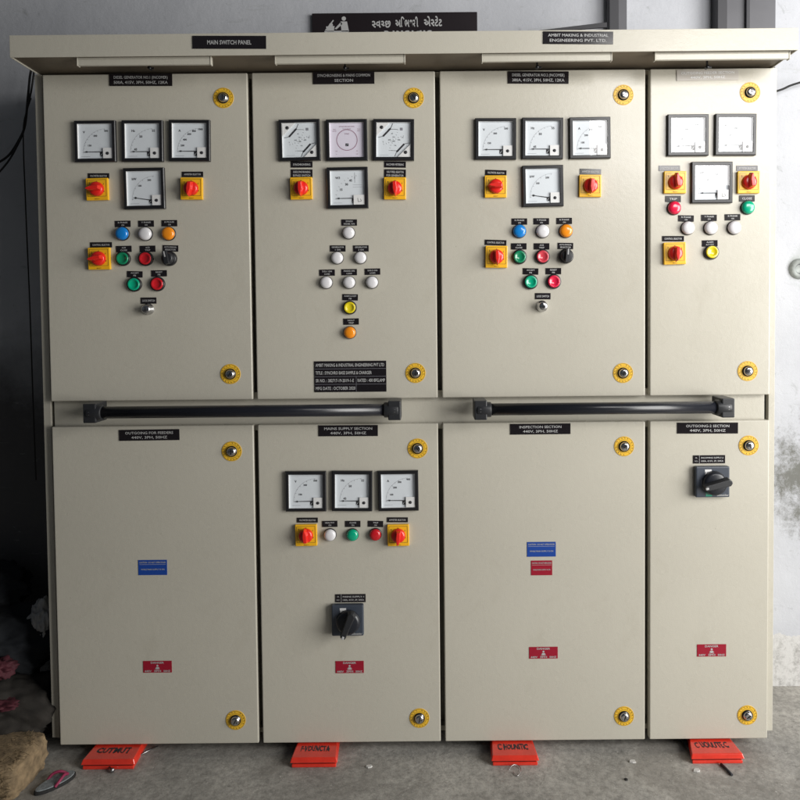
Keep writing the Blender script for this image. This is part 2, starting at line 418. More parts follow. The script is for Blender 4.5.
# the big rating plate on the second door
q = P(350.5, 376.4); w, h = 72/400, 31/400
b = MB(); b.box(-w/2, w/2, -.0016, 0, -h/2, h/2, 'plate_black')
rows = ['AMBIT MAKING & INDUSTRIAL ENGINEERING PVT LTD', 'TITLE : SYNCHRO BASE SAMPLE & CHARGER', 'SR NO. : 382717-19-2019-1-E', 'MFG DATE : OCTOBER 2020']
yy = -.0019
for i, t in enumerate(rows):
    zc = h/2-h*(i+.5)/4
    b.text(t, -w/2+.003, zc, h/4*.42, yy, 'ink_white', w=(w*.955, w*.78, w*.53, w*.55)[i], align='L', bold=.014)
b.text('RATED : 400 BFG,AMP', w*.10, h/2-h*2.5/4, h/4*.42, yy, 'ink_white', w=w*.38, align='L', bold=.014)
for i in range(1, 4): b.line(-w/2+.001, h/2-h*i/4, w/2-.001, h/2-h*i/4, .0006, yy, 'ink_grey')
b.line(w*.08, -h/2+.001, w*.08, 0, .0006, yy, 'ink_grey')
b.done('rating_plate', cab, (q.x, -.0001, q.z))

# warning and notice labels
def notice(px, py, wpx, hpx, m, kind, lab):
    q = P(px, py); w, h = wpx/400, hpx/400
    b = MB(); b.box(-w/2, w/2, -.0008, 0, -h/2, h/2, m); y = -.0011
    if kind == 'danger':
        b.text('DANGER', 0, h*.36, h*.17, y, 'ink_white', w=w*.46, bold=.02)
        b.disc(0, h*.10, h*.085, y, 'ink_white'); b.prism([(-.11*h, -.02*h), (.11*h, -.02*h), (.17*h, -.17*h), (-.17*h, -.17*h)], y, y+.0002, 'ink_white')
        b.line(-.2*h, -.26*h, .2*h, -.12*h, .0009, y-.0001, 'ink_white'); b.line(-.2*h, -.12*h, .2*h, -.26*h, .0009, y-.0002, 'ink_white')
        for t, cx in (('440V', -.33), ('3PH', 0), ('50HZ', .33)): b.text(t, cx*w, -h*.36, h*.16, y, 'ink_white', w=w*.24, bold=.02)
    else:
        b.text('CAUTION : DO NOT OPEN DOOR', 0, h*.34, h*.12, y, 'ink_white', w=w*.92, bold=.01)
        b.line(-w*.46, h*.20, w*.46, h*.20, .0006, y, 'ink_white')
        b.text('WHILE MAIN SUPPLY IS ON', 0, -h*.12, h*.10, y, 'ink_white', w=w*.82, bold=.01)
    o = b.done('warning_label' if m == 'label_red' else 'notice_label', cab, (q.x, -.0001, q.z)); o['label'] = lab
notice(152.8, 567.4, 29, 15.4, 'label_blue', 'n', 'blue notice label on the lower left door')
notice(541.4, 549.2, 29, 15, 'label_blue', 'n', 'blue notice label above a smaller red one')
notice(541.6, 567.8, 21.4, 15, 'label_red', 'n', 'small red notice label directly below a blue one')
for a in ((157.6, 666.6, 29, 12), (349.7, 666.9, 28.7, 12.4), (543.4, 652.6, 29, 12), (711.5, 650.3, 29.5, 12.5)):
    notice(*a, 'label_red', 'danger', 'dark red danger label with skull and white lettering')

# ---------------------------------------------------------------- door locks
def make_lock():
    b = MB(); b.lathe([(0, -.010), (.0060, -.0105), (.0092, -.0095), (.0112, -.006), (.0115, -.004), (.0138, -.0035), (.0142, 0)], None, 24, mats=['chrome', 'chrome', 'chrome', 'chrome', 'black', 'black'])
    b.box(-.0012, .0012, -.0112, -.0098, -.006, .006, 'black'); b.box(.003, .0068, -.0108, -.0096, -.001, .001, 'black')
    o = b.done('door_lock', cab, (0, 0, 0))
    b = MB(); b.lathe([(.0138, -.0004), (.0138, -.0012), (.0250, -.0012), (.0252, 0)], 'sticker_yellow', 36, smooth=False)
    for i in range(18):
        a = 2*PI*i/18; r0, r1 = .0200, .0222
        if i % 6 == 5: continue
        b.line(r0*math.cos(a), r0*math.sin(a), r1*math.cos(a+.12), r1*math.sin(a+.12), .0012, -.0014, 'ink_black')
    b.arc(0, 0, .0236, 0, 360, .0005, -.0014, 'ink_black', 36); b.arc(0, 0, .0172, 0, 360, .0005, -.0014, 'ink_black', 30)
    b.done('ring_sticker', o)
    return o
lock0 = make_lock()
for i, (x, y) in enumerate(((223.5, 98), (230.5, 374), (413.7, 98), (415.5, 373), (623.3, 95), (623, 373), (750, 92.5), (747.5, 371), (231.8, 451.3), (235.8, 720), (417.6, 448.4), (419.5, 718), (624.1, 446.3), (624, 716), (748.6, 445.4), (747.2, 715))):
    q = P(x, y); loc = (q.x, 0, q.z)
    o = lock0 if i == 0 else dup(lock0, loc, cab); o.location = loc; o.rotation_euler.y = (0, .5, -.6, .2, 1.0, .3, -.2, .9)[i % 8]

# ---------------------------------------------------------------- panel meters
MS = .1012/2
def meter(px, py, kind):
    q = P(px, py)
    b = MB(); t = .0082; o_, i_ = MS, MS-t
    # square black bezel with a chamfered inner lip
    def ring(h0, y0, h1, y1, m):
        k = b.mi(m)
        A = [b.bm.verts.new((sx*h0, y0, sz*h0)) for sx, sz in ((-1, -1), (1, -1), (1, 1), (-1, 1))]
        B = [b.bm.verts.new((sx*h1, y1, sz*h1)) for sx, sz in ((-1, -1), (1, -1), (1, 1), (-1, 1))]
        for j in range(4): b.bm.faces.new((A[j], A[(j+1) % 4], B[(j+1) % 4], B[j])).material_index = k
    ring(o_, 0, o_, -.011, 'bezel'); ring(o_, -.011, o_-.0015, -.013, 'bezel'); ring(o_-.0015, -.013, i_+.001, -.013, 'bezel'); ring(i_+.001, -.013, i_, -.012, 'bezel')
    ring(i_, -.012, i_, -.0045, 'cover_white')
    mt = b.done('panel_meter', cab, (q.x, -.0001, q.z), recalc=True)
    # printed dial
    b = MB(); y = -.0048
    b.rect(-i_, i_, -i_, i_, -.0045, 'dial_lavender' if kind == 'SYNC' else 'dial_white')
    c0 = (i_*.62, -i_*.62)          # pivot
    if kind in ('V', 'HZ', 'A', 'V2', 'A2', 'PF', 'PF4', 'W', 'BLANK'):
        R = i_*1.36
        if kind != 'W': b.arc(c0[0], c0[1], R, 92, 182, .0004, y, 'ink_grey', 18)
        ticks = {'V': 11, 'V2': 9, 'HZ': 11, 'A': 13, 'A2': 9, 'PF': 7, 'PF4': 8, 'W': 0, 'BLANK': 7}[kind]
        for i in range(ticks):
            a = math.radians(95+85*i/(ticks-1)); rr = R-(.003 if i % 2 == 0 else .0018)
            b.line(c0[0]+R*math.cos(a), c0[1]+R*math.sin(a), c0[0]+rr*math.cos(a), c0[1]+rr*math.sin(a), .0005, y, 'ink_black')
        nums = {'V': [('500', .62, .62), ('300', -.02, .34), ('150', -.36, -.22), ('V', -.68, .56)],
                'V2': [('500', .55, .62), ('300', -.05, .36), ('100', -.34, -.20), ('V', -.62, .58)],
                'HZ': [('55', .62, .62), ('50', -.12, .28), ('45', -.44, -.46), ('Hz', -.56, .62)],
                'A': [('1000', .62, .68), ('800', .24, .58), ('600', -.04, .40), ('400', -.30, .08), ('200', -.44, -.26), ('A', -.60, .60)],
                'A2': [('400', .60, .66), ('300', .08, .50), ('200', -.2, .18), ('100', -.40, -.24), ('A', -.60, .58)],
                'PF': [('kW', -.60, .58), ('200', .28, .50), ('100', -.28, .18), ('0', -.55, -.52)],
                'PF4': [('kW', -.55, .60), ('200', .30, .50), ('100', -.24, .18)],
                'W': [('W3', -.58, .60), ('15', -.38, -.08), ('30', -.06, .22), ('45', .18, .44), ('1', .42, .60)],
                'BLANK': [('A', -.55, .55), ('200', .05, .40), ('100', -.3, .0)]}[kind]
        for t_, u, v in nums: b.text(t_, u*i_, v*i_, .0046 if len(t_) > 2 else .0056, y, 'ink_black', bold=.03)
        if kind == 'W':
            for i in range(9):
                a = math.radians(95+85*i/8); b.line(c0[0]+R*math.cos(a), c0[1]+R*math.sin(a), c0[0]+(R-.003)*math.cos(a), c0[1]+(R-.003)*math.sin(a), .0006, y, 'ink_black')
            b.line(.42*i_, .3*i_, .42*i_, .9*i_, .0005, y-.0001, 'ink_black'); b.line(.3*i_, .18*i_, .85*i_, .18*i_, .0005, y, 'ink_grey'); b.line(.3*i_, .05*i_, .85*i_, .05*i_, .0005, y, 'ink_grey')
        b.rect(.22*i_, .42*i_, -.86*i_, -.62*i_, y, 'ink_black'); b.line(.24*i_, -.84*i_, .40*i_, -.64*i_, .0008, y-.0002, 'dial_white')
        b.line(-.86*i_, -.86*i_, -.35*i_, -.86*i_, .0006, y, 'ink_grey')
    elif kind == 'SYNC':
        b.arc(0, .02*i_, .60*i_, 0, 360, .0014, y, 'ink_purple', 40)
        for i in range(36):
            a = 2*PI*i/36; b.line(.56*i_*math.cos(a), .02*i_+.56*i_*math.sin(a), .53*i_*math.cos(a), .02*i_+.53*i_*math.sin(a), .0004, y-.0001, 'ink_grey')
        b.text('SYNCHROSCOPE', 0, .80*i_, .0030, y, 'ink_purple', w=.9*i_); b.text('SYNC', 0, .38*i_, .0036, y, 'ink_purple'); b.text('TOO FAST', 0, .66*i_, .0024, y-.0001, 'ink_purple', w=.5*i_)
        for t_, u, v in (('TOO', -.72, .64), ('SLOW', -.72, .54), ('TOO', .70, .64), ('FAST', .70, .54), ('415', -.62, -.62), ('V', -.62, -.80), ('50', .58, -.62), ('HZ', .58, -.80)):
            b.text(t_, u*i_, v*i_, .0026, y, 'ink_purple')
        b.rect(-.09*i_, .09*i_, -.34*i_, -.18*i_, y, 'ink_black')
        b.line(-.05*i_, -.30*i_, .05*i_, -.22*i_, .0006, y-.0002, 'dial_white')
    elif kind == 'DUAL':
        for sgn, (cx, cz) in ((1, (.70*i_, -.72*i_)), (-1, (-.72*i_, .72*i_))):
            R = i_*1.0
            for i in range(9):
                a = math.radians((98 if sgn > 0 else 278)+75*i/8)
                b.line(cx+R*math.cos(a), cz+R*math.sin(a), cx+(R-.0028)*math.cos(a), cz+(R-.0028)*math.sin(a), .0006, y, 'ink_black')
        for t_, u, v in (('50', -.02, .18), ('V', -.62, -.1), ('Hz', .1, -.30), ('300', -.25, .02), ('55', .52, .16), ('45', -.1, .38), ('400', .30, .02), ('500', .0, -.06)): b.text(t_, u*i_, v*i_, .0034, y, 'ink_black')
        b.rect(.36*i_, .52*i_, .56*i_, .72*i_, y, 'ink_grey'); b.line(-.8*i_, -.86*i_, -.3*i_, -.86*i_, .0005, y, 'ink_grey')
        b.line(-.32*i_, .64*i_, .22*i_, .62*i_, .0009, y-.0002, 'ink_black'); b.line(.28*i_, -.62*i_, -.20*i_, -.60*i_, .0009, y-.0002, 'ink_black')
        for sg in (1, -1): # dark diagonal movement housings at two corners
            b.line(sg*.18*i_, -sg*.68*i_, sg*.62*i_, -sg*.22*i_, .0042, y-.0003, 'ink_black'); b.line(sg*.62*i_, -sg*.22*i_, sg*.9*i_, -sg*.16*i_, .0012, y-.0004, 'ink_black'); b.line(sg*.18*i_, -sg*.68*i_, sg*.06*i_, -sg*.95*i_, .0012, y-.0004, 'ink_black')
    b.done('dial', mt, recalc=False)
    # needle
    if kind not in ('SYNC', 'DUAL'):
        b = MB(); ang = {'V': 180, 'HZ': 180, 'A': 180, 'V2': 181, 'A2': 179, 'PF': 171, 'PF4': 180, 'W': 180, 'BLANK': 180}[kind]
        a = math.radians(ang); px_, pz_ = c0[0]-.20*i_, -.60*i_+(-.08*i_ if kind == 'PF' else 0)
        L = 1.06*i_; ex, ez = px_+L*math.cos(a), pz_+L*math.sin(a)
        nx, nz = -math.sin(a), math.cos(a)
        b.prism([(px_+nx*.0010, pz_+nz*.0010), (px_-nx*.0010, pz_-nz*.0010), (ex-nx*.0006, ez-nz*.0006), (ex+nx*.0006, ez+nz*.0006)], -.0068, -.0064, 'ink_black')
        hx, hz = px_+L*.86*math.cos(a), pz_+L*.86*math.sin(a)
        b.prism([(hx+nx*.0024, hz+nz*.0024), (hx-nx*.0024, hz-nz*.0024), (ex, ez)], -.0071, -.00685, 'ink_black')
        b.done('needle', mt)
    # movement cover with the zero screw
    b = MB()
    if kind == 'DUAL':
        for sg in (1, -1):
            b.prism([(sg*i_*.98, -sg*i_*.98), (sg*i_*.98, -sg*i_*.25), (sg*i_*.25, -sg*i_*.98)], -.0095, -.006, 'cover_white'); b.lathe([(0, -.0105), (.0042, -.0105), (.0042, -.0094)], 'ink_black', 14, cx=sg*.70*i_, cz=-sg*.72*i_)
        b.done('movement_cover', mt)
    elif kind in ('W', 'PF4'):
        b.box(.34*i_, i_*.98, -.0095, -.0048, -i_*.98, -.42*i_, 'cover_white')
        b.line(.58*i_, -.60*i_, .60*i_, -.82*i_, .0010, -.0098, 'ink_black'); b.line(.60*i_, -.82*i_, .78*i_, -.80*i_, .0010, -.00985, 'ink_black'); b.line(.74*i_, -.66*i_, .80*i_, -.78*i_, .0010, -.0099, 'ink_black')
        b.done('movement_cover', mt)
    elif kind != 'SYNC':
        b.box(.44*i_, i_*.98, -.0095, -.0048, -i_*.98, -.38*i_, 'cover_white'); b.lathe([(0, -.0108), (.0036, -.0108), (.0040, -.0094)], 'ink_black', 16, cx=.70*i_, cz=-.70*i_)
        b.done('movement_cover', mt)
    mt.scale.y = .74
    mt.rotation_euler.y = math.radians(((px*7.3+py*3.1) % 1.6)-.8)
    b = MB(); b.rect(-i_, i_, -i_, i_, -.0118, 'meter_glass'); b.done('glass_pane', mt, recalc=False)
    return mt
for a in ((96.5, 142, 'V'), (143.6, 141.7, 'HZ'), (190.5, 141.3, 'A'), (145.3, 189, 'PF'),
          (300.1, 140.8, 'DUAL'), (347.1, 140.7, 'SYNC'), (393.8, 140.5, 'DUAL'), (347.9, 188.3, 'W'),
          (495.4, 139.6, 'V'), (542.1, 139.1, 'HZ'), (589.3, 138.6, 'A2'), (542.4, 186.5, 'PF'),
          (687, 135.8, 'V2'), (734.4, 135.3, 'BLANK'), (710.8, 183, 'PF4'),
          (306.4, 490.7, 'V2'), (352.4, 490.4, 'HZ'), (398.4, 490.1, 'A2')): meter(*a)

# ---------------------------------------------------------------- rotary switches (yellow plate, red grip)
def make_switch():
    s_ = .0545/2
    b = MB(); b.box(-s_, s_, -.0085, 0, -s_, s_, 'yellow')
    y = -.0088; e = s_*.84
    for x0, z0, x1, z1 in ((-e, e, e, e), (-e, -e*.78, e, -e*.78), (e, -e*.78, e, e), (-e, -e*.78, -e, e)): b.line(x0, z0, x1, z1, .0007, y, 'ink_black')
    o = b.done('rotary_switch', cab, bevel=.0014)
    b = MB(); y = -.0090
    for t_, u, v in (('0', 0, .66), ('1', .62, .45), ('2', -.64, .55), ('3', .64, -.2)): b.text(t_, u*s_, v*s_, .0042, y, 'ink_black', bold=.02)
    b.text('SELECT', 0, -.88*s_, .0026, y, 'ink_black')
    b.done('marking', o, recalc=False)
    b = MB(); b.lathe([(0, -.020), (.012, -.020), (.0165, -.0175), (.0180, -.012), (.0180, -.0088)], 'red_knob', 28)
    # grip blade, pointed at one end
    pts = [(-.0065, -.015), (.0065, -.015), (.0078, .004), (.0045, .017), (0, .0225), (-.0045, .017), (-.0078, .004)]
    k = b.mi('red_knob'); A = [b.bm.verts.new((x, -.0165, z)) for x, z in pts]; B = [b.bm.verts.new((x*.62, -.033, z*.86)) for x, z in pts]
    b.bm.faces.new(B).material_index = k
    for j in range(7): b.bm.faces.new((A[j], A[(j+1) % 7], B[(j+1) % 7], B[j])).material_index = k
    kn = b.done('knob', o, bevel=.0012)
    return o, kn
sw0, kn0 = make_switch()
sw = [(98.5, 189.7, 95), (192.5, 189, 172), (100.4, 258.8, 100), (301.8, 188.8, 180), (395.1, 188.8, 184), (495.4, 187, 88), (589.6, 186.3, 176), (496.2, 257, 184),
      (674.1, 182.8, 8), (747.3, 182.8, 4), (673.8, 253.6, 178), (306.6, 534.4, 5), (398.4, 534.4, 176)]
for i, (x, y, a) in enumerate(sw):
    q = P(x, y); loc = Vector((q.x, -.0001, q.z))
    if i == 0: o = sw0; o.location = loc
    else: o = dup(sw0, loc, cab)
    o.rotation_euler.y = math.radians(((x*5.7+y*1.9) % 2.4)-1.2)
    for ch in o.children:
        if ch.name.startswith('knob'): ch.rotation_euler.y = -math.radians(a)

# small engraved labels above the devices
def tiny(px, py, wpx, hpx, lines): plate(px, py, wpx, hpx, lines, name='engraved_label', thick=.0012, fit=.8, bold=.02)
for a in ((98.8, 176, 21, 5.3, ['VOLTMETER SELECTOR']), (192.7, 174.4, 21, 5.3, ['AMMETER SELECTOR']), (101.3, 244.9, 21.5, 5.3, ['CONTROL SELECTOR']),
          (495.9, 172.9, 21, 5.5, ['VOLTMETER SELECTOR']), (590.4, 171.8, 21, 5.5, ['AMMETER SELECTOR']), (495.6, 242.6, 21.5, 5.3, ['CONTROL SELECTOR']),
          (669.4, 168.3, 21, 5.3, ['VOLTMETER SELECTOR']), (747, 168.3, 21, 5.3, ['AMMETER SELECTOR']), (673, 238.7, 21.6, 5.3, ['CONTROL SELECTOR']),
          (307.5, 520, 21, 5, ['VOLTMETER SELECTOR']), (397.5, 519.7, 21, 5, ['AMMETER SELECTOR']),
          (301.8, 164.6, 21.4, 6, ['SYNCHRONISING']), (301.8, 173.8, 21.4, 8.5, ['CHECK SYNCHRONISING', 'BYPASS SWITCH']),
          (395.1, 164.6, 21.4, 6, ['INCOMER METERING']), (395.1, 173.8, 21.4, 8.5, ['VOLT FREQ. SELECTOR', 'FOR GENERATOR'])): tiny(*a)

# ---------------------------------------------------------------- indicator lamps, push buttons
PROTO = {}
def lamp(px, py, colr, kind='lamp', r=1.0, lab=None):
    key = (colr, kind, r)
    q = P(px, py); loc = (q.x, -.0001, q.z)
    if key in PROTO: return dup(PROTO[key], loc, cab)
    b = MB(); nm = 'indicator_lamp' if kind == 'lamp' else 'push_button'
    if kind == 'lamp': b.lathe([(.0150*r, -.0075), (.0170*r, -.0068), (.0176*r, -.003), (.0176*r, 0)], 'bezel', 28)
    else: b.lathe([(.0140*r, -.0105), (.0172*r, -.0105), (.0184*r, -.008), (.0184*r, 0)], 'bezel', 28)
    o = b.done(nm, cab, loc); o['label'] = f"{lab or colr} {'indicator lamp' if kind == 'lamp' else 'push button'}"
    b = MB(); L = 'lens_'+colr
    if kind == 'lamp': b.lathe([(0, -.0195), (.006*r, -.0192), (.0110*r, -.0178), (.0143*r, -.0150), (.0160*r, -.0105), (.0162*r, -.0066)], L, 28)
    else: b.lathe([(0, -.0115), (.0095*r, -.0120), (.0108*r, -.0145), (.0140*r, -.0145), (.0152*r, -.012), (.0152*r, -.0095)], L, 28)
    b.done('lens' if kind == 'lamp' else 'cap', o)
    o.scale.y = .72
    PROTO[key] = o; return o
LAMPS = [(122.9, 233.8, 'blue', 'lamp'), (146, 234, 'white', 'lamp'), (169, 233.8, 'orange', 'lamp'), (123.6, 258.7, 'green', 'push'), (146.3, 258.7, 'red', 'push'), (134.9, 284.4, 'teal', 'push'), (158.1, 284, 'red', 'push'),
 (519.2, 231.4, 'blue', 'lamp'), (542.4, 231.4, 'white', 'lamp'), (565.6, 231.1, 'orange', 'lamp'), (519.2, 257, 'green', 'push'), (542.2, 256.8, 'rose', 'push'), (530.4, 282, 'teal', 'push'), (553.4, 281.6, 'pinkred', 'push'),
 (673.6, 208.2, 'pinkred', 'lamp'), (747, 207.7, 'teal', 'lamp'), (687.2, 228.2, 'white', 'lamp'), (710, 228.2, 'white', 'lamp'), (733.4, 227.9, 'white', 'lamp'), (710.8, 252.3, 'yellow', 'push')]
NM = dict(teal='bright green', rose='faded red', pinkred='pinkish red')
for x, y, c, k in LAMPS: lamp(x, y, c, k, lab=NM.get(c))
for x, y, c in ((348.8, 233, 'white'), (337.4, 258, 'white'), (360.5, 257.8, 'white'), (326.5, 282.6, 'white'), (349.3, 282.5, 'white'), (372.1, 282.4, 'white'), (350, 332.5, 'orange'),
                (330.2, 534.4, 'white'), (352.6, 534.4, 'teal'), (375.4, 534.1, 'red')): lamp(x, y, c, 'lamp', .92, lab=NM.get(c))
lamp(350, 307.6, 'yellow', 'push', .94)
for x, y, t in ((123, 223.9, 'R PHASE|ON'), (146.3, 223.7, 'Y PHASE|ON'), (169.6, 223.3, 'B PHASE|ON'), (124, 249, 'ACB|CLOSE'), (147.8, 248.8, 'ACB|TRIP'), (170.7, 248.4, 'AUTO-MANUAL|SELECTOR'), (135, 274.3, 'ACCEPT|PB'), (159.3, 273.4, 'RESET|PB'), (148.8, 300.6, 'LOCK SWITCH'),
                (519.4, 221.6, 'R PHASE|ON'), (541.3, 221.4, 'Y PHASE|ON'), (564.2, 221, 'B PHASE|ON'), (518.8, 246.4, 'ACB|CLOSE'), (541.6, 246.4, 'ACB|TRIP'), (565.4, 246, 'AUTO-MANUAL|SELECTOR'), (530.6, 271.4, 'ACCEPT|PB'), (553.4, 271.2, 'RESET|PB'), (542.8, 296.2, 'LOCK SWITCH'),
                (349.3, 222.6, 'SYNCH|PANEL ON'), (337.9, 248.5, 'GENERATOR|1 ON'), (361, 248.5, 'GENERATOR|2 ON'), (327.2, 272.7, 'DG-1 ON|LOAD'), (349.3, 272.2, 'MAINS ON|LOAD'), (372.6, 271.7, 'DG-2 ON|LOAD'), (350.3, 297.3, 'ALARM ACCEPT|PB'), (351.2, 321.6, 'FAULT|TRIP'),
                (673, 199, 'TRIP'), (746.8, 198.5, 'CLOSE'), (685.9, 218.5, 'R PHASE|ON'), (708.9, 217.9, 'Y PHASE|ON'), (732.4, 217.3, 'B PHASE|ON'), (709.7, 243.4, 'ALARM|ACCEPT'),
                (329.9, 523.8, 'HEALTHY|ON'), (352.9, 523.8, 'CLOSE|ON'), (375.6, 523.8, 'TRIP|ON')):
    tiny(x, y, 15.4, 6.2, t.split('|'))

# black selector knobs and chrome key switches
for i, (x, y, ang) in enumerate(((170, 258.7, 12), (565.4, 256.4, -4))):
    q = P(x, y); b = MB(); b.lathe([(.0, -.012), (.0165, -.012), (.0184, -.010), (.0184, 0)], 'bezel', 28); o = b.done('selector_switch', cab, (q.x, -.0001, q.z))
    b = MB(); b.lathe([(0, -.0235), (.0115, -.0235), (.0140, -.021), (.0150, -.0122)], 'black_satin', 24); b.box(-.0048, .0048, -.033, -.020, -.0155, .0165, 'black_satin'); b.box(-.0015, .0015, -.0334, -.0329, .002, .0160, 'ink_white')
    k = b.done('knob', o, bevel=.0012); k.rotation_euler.y = math.radians(-ang)
for i, (x, y) in enumerate(((148.5, 309.2), (542, 306.2))):
    q = P(x, y); b = MB(); b.lathe([(0, -.020), (.0075, -.0205), (.0108, -.018), (.0112, -.006), (.0140, -.004), (.0146, 0)], 'chrome', 24); b.box(-.0010, .0010, -.0212, -.0200, -.006, .006, 'black')
    o = b.done('key_switch', cab, (q.x, -.0001, q.z))

# ---------------------------------------------------------------- breaker operating handles
def breaker(bx, by, wpx, hpx, lx, ly, lw, ang, text):
    q = P(bx, by); w, h = wpx/400/2*.97, hpx/400/2*.97
    b = MB(); b.box(-w, w, -.0155, 0, -h, h, 'slate'); o = b.done('breaker_handle', cab, (q.x, -.0001, q.z), bevel=.003)
    b = MB(); y = -.0158
    b.prism([(-w*.48, h*.82), (-w*.08, h*.82), (-w*.08, h*.50), (-w*.44, h*.34)], y-.0002, y, 'cover_white'); b.text('I ON', -w*.27, h*.62, .005, y-.0006, 'ink_black')
    b.text('Schneider', w*.58, -h*.84, .0052, y-.0001, 'ink_white', w=w*.68, bold=.02)
    b.prism([(-w*.42, -h*.92), (-w*.05, -h*.92), (-w*.05, -h*.55), (-w*.42, -h*.55)], y-.0002, y, 'green_mark'); b.text('O OFF', -w*.24, -h*.76, .004, y-.0006, 'ink_white')
    b.arc(.06*w, -.05*h, .80*h, 165, 215, .0012, y-.0001, 'ink_grey', 8)
    b.done('marking', o, recalc=False)
    b = MB(); b.lathe([(0, -.030), (.022, -.030), (.0285, -.027), (.030, -.020), (.0305, -.0157)], 'slate_dark', 36, cx=.06*w, cz=-.05*h)
    b.done('dial_base', o)
    b = MB(); pts = [(-.034, -.0085), (.030, -.0115), (.036, -.004), (.036, .004), (.030, .0115), (-.034, .0085)]
    k = b.mi('black_satin'); A = [b.bm.verts.new((x, -.029, z)) for x, z in pts]; B = [b.bm.verts.new((x*.95, -.047, z*.72)) for x, z in pts]
    b.bm.faces.new(B).material_index = k; b.bm.faces.new(A[::-1]).material_index = k
    for j in range(6): b.bm.faces.new((A[j], A[(j+1) % 6], B[(j+1) % 6], B[j])).material_index = k
    b.box(-.034, -.026, -.0485, -.0455, -.003, .003, 'ink_white')
    g = b.done('grip', o, (.06*w, 0, -.05*h), bevel=.002); g.rotation_euler.y = -math.radians(ang)
    # its label
    q = P(lx, ly); lw_, lh = lw/400/2, 8.2/400/2
    b = MB(); b.box(-lw_, lw_, -.0014, 0, -lh, lh, 'plate_black'); yy = -.0017
    b.line(-lw_*.62, -lh, -lw_*.62, lh, .0008, yy, 'ink_white')
    b.text('SR.', -lw_*.81, lh*.4, .0036, yy, 'ink_white'); b.text('NO.', -lw_*.81, -lh*.4, .0036, yy, 'ink_white')
    b.text(text[0], lw_*.19, lh*.4, .0040, yy, 'ink_white', w=lw_*1.4, bold=.02); b.text(text[1], lw_*.19, -lh*.4, .0040, yy, 'ink_white', w=lw_*1.4, bold=.02)
    b.done('engraved_label', cab, (q.x, -.0001, q.z))
breaker(348.2, 618.1, 33, 32.4, 350.6, 598, 30.6, 68, ('MAINS SUPPLY-1', '100A, 415V, 3P, 50KA'))
breaker(710.4, 480.6, 35, 32, 709, 459.2, 32, 14, ('INCOMING SUPPLY-2', '100A, 415V, 3P, 50KA'))

# ---------------------------------------------------------------- black tubular hand rails
def rail(p0, p1):
    Y = -.048
    a, c = P(*p0, Y), P(*p1, Y); z = (a.z+c.z)/2; L = c.x-a.x
    b = MB(); b.tube([(0, 0, 0), (L/2, 0, 0), (L, 0, 0)], .0148, 'tube_black', 32)
    r = b.done('hand_rail', cab, (a.x, Y, z))
    for x, sg in ((0, -1), (L, 1)):
        b = MB()
        b.tube([(-.021, 0, 0), (.015, 0, 0)], .0188, 'black_satin', 28)
        b.box(-.027, .004, -.016, .047, -.0235, .0235, 'black_satin')
        b.lathe([(0, -.0185), (.006, -.0185), (.0068, -.0162)], 'steel', 16, cx=-.012)
        e = b.done('end_bracket', r, (x, 0, 0), bevel=.003)
        if sg > 0: e.scale = (-1, 1, 1)
rail((97, 412.3), (390, 410.2))
rail((485, 409.8), (721, 407))

# ------------------------------------------------------------------ support blocks under the cabinet
def block(px0, px1, front_top, lab, word):
    Yf = -.058
    a, c = P(px0, 757, Yf), P(px1, 757, Yf); w = (c.x-a.x)/2; cx = (a.x+c.x)/2
    h = .0225
    root = empty('support_block', (cx, Yf, FLOOR_Z)); tag(root, lab, 'support block', 'red blocks carrying the cabinet'); tl = .010 if cx > .5 else 0
    def slab(z0, z1, inset_b, inset_t, Y0, Y1, nm):
        b = MB(); k = b.mi('block_red'); n = 14
        lo = []; hi = []
        ptsb = [(-w+inset_b, Y0), (w-inset_b, Y0), (w-inset_b-.012, Y1), (-w+inset_b+.012+tl*5, Y1)]
        ptst = [(-w+inset_t, Y0+(inset_t-inset_b)), (w-inset_t, Y0+(inset_t-inset_b)), (w-inset_t-.016, Y1), (-w+inset_t+.016+tl*5, Y1)]
        A = [b.bm.verts.new((x, y, z0)) for x, y in ptsb]; B = [b.bm.verts.new((x, y, z1)) for x, y in ptst]
        b.bm.faces.new(A[::-1]).material_index = k; b.bm.faces.new(B).material_index = k
        for j in range(4): b.bm.faces.new((A[j], A[(j+1) % 4], B[(j+1) % 4], B[j])).material_index = k
        return b.done(nm, root, bevel=.0022, seg=3)
    slab(0, .0085, .004, .004, .002, .25, 'lower_slab')
    b = MB(); b.box(-w+.008, w-.008, .006, .22, .0085, .0125, 'rubber'); b.done('gap_strip', root)
    top = slab(.0125, h+.002, 0, .004, 0, .25, 'upper_slab')
    b = MB(); b.text(word, 0, 0, .022, 0, 'ink_black', w=w*1.25, bold=.03)
    for v in b.bm.verts:
        nv = noise.noise_vector(Vector((v.co.x*70, v.co.z*70, cx*9)))
        v.co.x += nv.x*.0035; v.co.z += nv.y*.004
    o = b.done('lettering', top, (0, .040, h+.0026), recalc=False); o.rotation_euler.x = -PI/2
block(80, 134.5, 0, 'orange red support block beneath the leftmost lower door', 'CUTMUT')
block(289.5, 337.5, 0, 'red support block beneath the lower door with three meters', 'F·VOUNCTA·')
block(491, 539.5, 0, 'red support block beneath the lower door with blue and red labels', 'C HOUNSTIC')
block(691, 745, 0, 'pinkish red support block beneath the rightmost door', 'C UOUUTE C')

